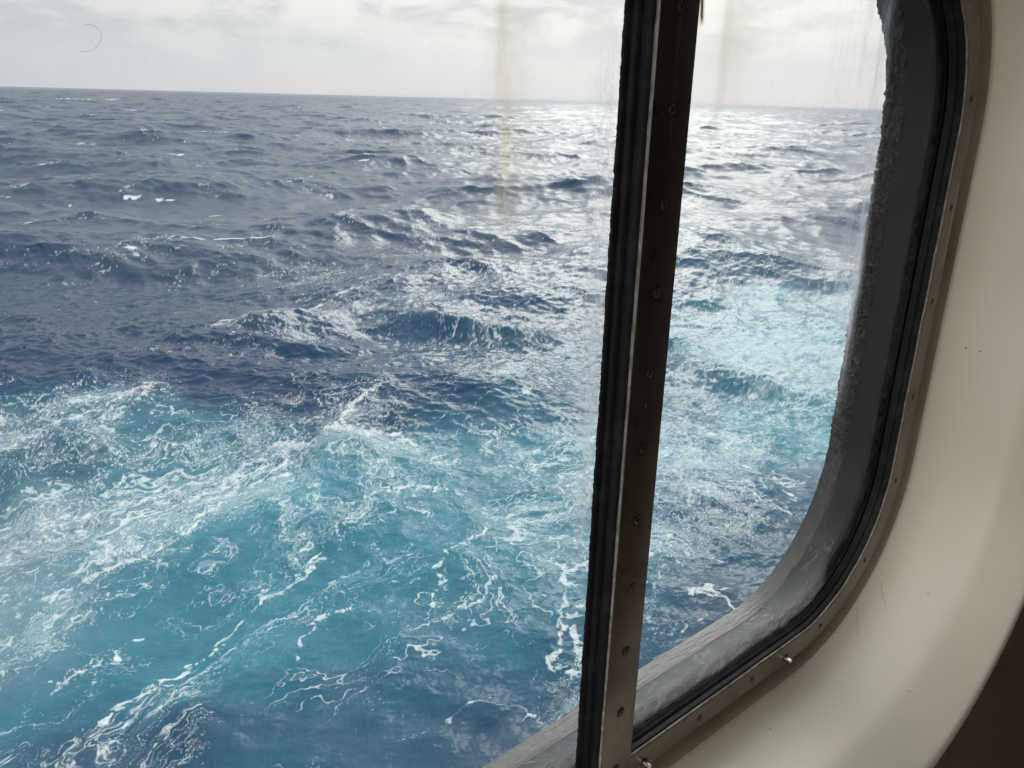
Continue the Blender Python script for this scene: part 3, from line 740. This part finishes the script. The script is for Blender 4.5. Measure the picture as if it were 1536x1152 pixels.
for pts, wd_, st_ in ROPES:
    P_ = np.array(pts); mg = wd_*6+.6
    sel = (xn > P_[:, 0].min()-mg) & (xn < P_[:, 0].max()+mg) & (yn > P_[:, 1].min()-mg) & (yn < P_[:, 1].max()+mg)
    if not sel.any(): continue
    k_ = max(1.0, wd_*3.2); xs_, ys_ = xn[sel]+.16*k_*jx[sel], yn[sel]+.16*k_*jy[sel]; d = np.full(xs_.shape, 1e9)
    for a_, b_ in zip(P_[:-1], P_[1:]): d = np.minimum(d, segd(xs_, ys_, a_, b_))
    ROP[sel] = np.maximum(ROP[sel], st_*np.exp(-(d/(wd_*1.15))**2))

# ---- foam lace
FD = math.atan2(.36, .93)                 # foam is drawn out along the ship's wash
def lace(x, y, DRr, cover, rope):
    """veins of foam: ridge lines of noise at four sizes, thickening where the cover is heavy"""
    c_, s_ = math.cos(FD), math.sin(FD); a1 = (x*c_+y*s_); b1 = (-x*s_+y*c_)
    w1 = samp(NA1, 23., 512, x+3, y+9); w2_ = samp(NA2, 23., 512, x-5, y+2); w3 = samp(NA1, 5., 512, x, y); w4 = samp(NA2, 5., 512, x, y)
    u = a1/2.6+.50*w1+.10*w3; v = b1+.50*w2_+.14*w4
    big = samp(noise_tile(512, 3, 30, 91, 1.2), 31., 512, u, v)
    fin = samp(noise_tile(1024, 6, 60, 92, 1.2), 4., 1024, u, v)*np.clip(1.6-DRr/.07, 0, 1)+.8*samp(noise_tile(1024, 5, 60, 95, 1.2), 19., 1024, u, v)*np.clip(1.5-DRr/.4, 0, 1)*np.clip(DRr/.05-.4, 0, 1)
    cov = np.clip(cover+(.16*big+.03*fin)*np.clip(cover*3.5, 0, 1)+.20*np.clip(rope, 0, 1.2), 0, 1.1)
    best = np.zeros_like(x)
    for (LL, N_, lo, hi, seed, wd_, thr, dm) in ((26., 1024, 5, 60, 61, .15, .14, 2.0), (13.1, 1024, 6, 70, 62, .19, .18, .6), (6.3, 1024, 6, 80, 63, .24, .28, .22), (2.9, 1024, 7, 80, 64, .30, .38, .085)):
        n_ = samp(noise_tile(N_, lo, hi//2, seed, 1.6), LL, N_, u, v)
        m_ = samp(noise_tile(256, 2, 14, seed+20, .8), LL*1.3, 256, u, v)
        width = 1.0*wd_*np.clip((cov-thr+.12*m_)*2.0, 0, 1.5)*np.clip(1.7-DRr/dm, 0, 1)
        e = np.abs(n_+.05*fin)
        best = np.maximum(best, np.clip(1.1-e/np.maximum(width, 1e-4), 0, 1)*np.clip(width/wd_*2.2, 0, 1))
    r_ = rope*(1+.35*fin)
    core = .9*np.clip((r_-.68+.30*best)/.34, 0, 1)
    haze = np.clip((cov-.46)*.9+.12*fin, 0, .26)*np.clip(cov*1.5-.3, 0, 1)
    tex = np.clip(.72+.30*samp(noise_tile(1024, 8, 160, 94, 1.0), 5.3, 1024, u*1.3, v)*np.clip(1.6-DRr/.07, 0, 1), .3, 1)
    f = np.maximum(np.maximum(.88*best*tex, core*(.35+.65*tex)), haze)
    return np.clip(f, 0, 1), np.clip(cov, 0, 1)
FO = np.zeros_like(X0); 
covN = FOM[:nr]
FO[:nr], cv = lace(xn, yn, DR[:nr], covN, ROP)
# far foam: streaks drawn with the waves
xf, yf = X0[nr:], Y0[nr:]
ns1 = samp(noise_tile(1024, 5, 90, 101, 1.1), 190., 1024, xf, yf); ns2 = samp(noise_tile(1024, 10, 220, 102, .8), 61., 1024, xf, yf)
far = np.clip((FOM[nr:]*2.6+.30*ns1+.26*ns2-1.02)/.5, 0, 1)*.8*np.clip(1.5-xf/600, .3, 1)
FO[nr:] = far
# whitecaps on folding crests
q = -jac if False else jac
sgn_thr = np.percentile(np.abs(q[:, ::4]), 50)
fold = -q
fb = samp(noise_tile(1024, 8, 60, 111, 1.0), 43., 1024, X0, Y0)
q0 = np.percentile(fold[::3, ::5][(DR[::3, ::5] > .1) & (DR[::3, ::5] < 3)], 99.75)
wc = np.clip((fold-q0+.05*fb)/.25, 0, 1)
for cx_, cy_, lx_, ly_ in CAPS:
    ly_ *= .5
    rr0 = math.hypot(cx_, cy_); i0_, i1_ = np.searchsorted(rr, [rr0-9*ly_-3, rr0+9*ly_+3]); a0_ = math.atan2(cx_, cy_); hw = 3.2*lx_/rr0
    j0_, j1_ = np.searchsorted(azr, [a0_-hw, a0_+hw]); xs_ = (AA[i0_:i1_, j0_:j1_]-a0_)*rr0; ys_ = RR[i0_:i1_, j0_:j1_]-rr0
    nz = fb[i0_:i1_, j0_:j1_]; g_ = np.exp(-((xs_+.25*ly_*nz)/lx_)**2-((ys_+.35*ly_*nz)/ly_)**2)
    wc[i0_:i1_, j0_:j1_] = np.maximum(wc[i0_:i1_, j0_:j1_], np.clip((g_*(1+.30*nz)-.35)/.3, 0, 1))
WCM = np.clip(1.0-AER*1.2, .2, 1)
FO = np.maximum(FO, wc*.95*WCM)
# fresh foam stands a little proud of the water
ZZ[:nr] += .012*FO[:nr]*np.clip(1.5-DR[:nr]/.1, 0, 1)
rough = np.clip(.12+.10*np.clip(DR/.5, 0, 1)+.14*np.clip(DR/12, 0, 1)+.14*AER, .05, .42)

# a few steep seas that stand out: crest line, height, half width
sx_ = samp(NW, 75., 256, xn, yn); sy_ = samp(NW2, 75., 256, xn, yn)
for pts, hh_, ww_ in SEAS:
    P_ = np.array(pts); d = np.full(xn.shape, 1e9)
    for a_, b_ in zip(P_[:-1], P_[1:]): d = np.minimum(d, segd(xn+1.1*sx_, yn+1.1*sy_, a_, b_))
    ZZ[:nr] += hh_*np.exp(-(d/ww_)**2)
V = np.empty((NR*NA, 3), np.float32); V[:, 0] = XX.ravel(); V[:, 1] = (YY-D).ravel(); V[:, 2] = ZZ.ravel()
# nothing may poke through the plating
V[:, 1] = np.maximum(V[:, 1], .11)
me = bpy.data.meshes.new('sea_water'); me.vertices.add(NR*NA); me.vertices.foreach_set('co', V.ravel())
i = np.arange(NR-1)[:, None]*NA+np.arange(NA-1)[None, :]
Q = np.stack([i, i+NA, i+NA+1, i+1], -1).reshape(-1, 4)
nf = len(Q); me.loops.add(nf*4); me.loops.foreach_set('vertex_index', Q.ravel().astype(np.int32))
me.polygons.add(nf); me.polygons.foreach_set('loop_start', np.arange(0, nf*4, 4, dtype=np.int32))
me.polygons.foreach_set('use_smooth', np.ones(nf, bool)); me.update(calc_edges=True)
for nm, a_ in (('aeration', AER), ('foam', FO), ('rough', rough), ('spacing', DR), ('cover', np.clip(FOM, 0, 1))):
    at = me.attributes.new(nm, 'FLOAT', 'POINT'); at.data.foreach_set('value', a_.astype(np.float32).ravel())
seao = bpy.data.objects.new('sea_water', me); C.objects.link(seao); tag(seao, kind='structure')

m, t, b, out = new_mat('sea'); me.materials.append(m)
def attr(n): 
    a_ = t.node('ShaderNodeAttribute'); a_.attribute_name = n; return a_.outputs['Fac']
geo = t.node('ShaderNodeNewGeometry').outputs['Position']
aer, foam, rg, spc = attr('aeration'), attr('foam'), attr('rough'), attr('spacing')
nA = t.noise(geo, .35, 4, .55, .5); nB = t.noise(geo, 1.4, 4, .6, .6)
aer2 = t.m('ADD', aer, t.m('MULTIPLY', t.m('MULTIPLY', t.m('SUBTRACT', t.m('ADD', t.m('MULTIPLY', nA, .7), t.m('MULTIPLY', nB, .3)), .5), .5), t.step(aer, .02, .4)), clamp=True)
rp = t.node('ShaderNodeValToRGB'); t.l.new(aer2, rp.inputs[0]); cr = rp.color_ramp
cr.elements[0].position = 0; cr.elements[0].color = (.0035, .027, .070, 1)
cr.elements[1].position = 1; cr.elements[1].color = (.028, .148, .205, 1)
for p_, c_ in ((.15, (.008, .040, .092, 1)), (.35, (.011, .052, .098, 1)), (.65, (.017, .088, .146, 1))):
    e = cr.elements.new(p_); e.color = c_
fn = t.noise(geo, 26, 5, .7, .4); fn2 = t.noise(geo, 7, 5, .65, .5)
nearf = t.step(spc, .03, .25, 1, 0)
fm = t.m('MULTIPLY', foam, t.mixf(nearf, 1.0, t.step(t.m('ADD', fn, t.m('MULTIPLY', foam, .5)), .35, .75, .45, 1)), clamp=True)
# bubbles under the surface make a pale halo round the foam
halo = t.m('MULTIPLY', t.step(foam, 0.0, .6), t.m('MULTIPLY', aer, .3))
milk = t.m('MULTIPLY', t.step(t.m('ADD', attr('cover'), t.m('MULTIPLY', t.m('SUBTRACT', nB, .5), .25)), .34, .66), t.m('MULTIPLY', aer, .55))  # milky tone: foam haze plus glass glare, both put into the water colour
col = t.mix(halo, t.mix(milk, rp.outputs[0], (.11, .30, .36)), (.25, .50, .56)); col = t.mix(fm, col, (.60, .63, .65))
t.put(b.inputs['Base Color'], col); b.inputs['IOR'].default_value = 1.333; t.put(b.inputs['Specular IOR Level'], t.step(spc, .04, .8, .18, .13))
t.put(b.inputs['Roughness'], t.mixf(fm, rg, .75))
bm1 = t.noise(geo, 11, 4, .6, .3); bm2 = t.noise(geo, 2.2, 4, .6, .3)
hgt = t.m('ADD', t.m('MULTIPLY', bm1, t.m('MULTIPLY', nearf, .006)), t.m('MULTIPLY', bm2, t.m('MULTIPLY', t.step(spc, .2, 6.0, 1, 0), t.step(spc, .05, .4, .02, .055))))
bump(t, b, hgt, 1.0, 1.0)

# ------------------------------------------------------------------ salt haze over the water
hz = bm_obj('haze', box(-15500, 15500, -15500, 15500, -14, 17), bpy.data.materials.new('haze')); tag(hz, kind='stuff')
hm = hz.data.materials[0]; hm.use_nodes = True; h = NT(hm.node_tree); h.n.clear()
pv = h.node('ShaderNodeVolumePrincipled'); pv.inputs['Color'].default_value = (.86, .88, .95, 1); pv.inputs['Density'].default_value = .00007; pv.inputs['Anisotropy'].default_value = .2
h.l.new(pv.outputs[0], h.node('ShaderNodeOutputMaterial').inputs['Volume'])
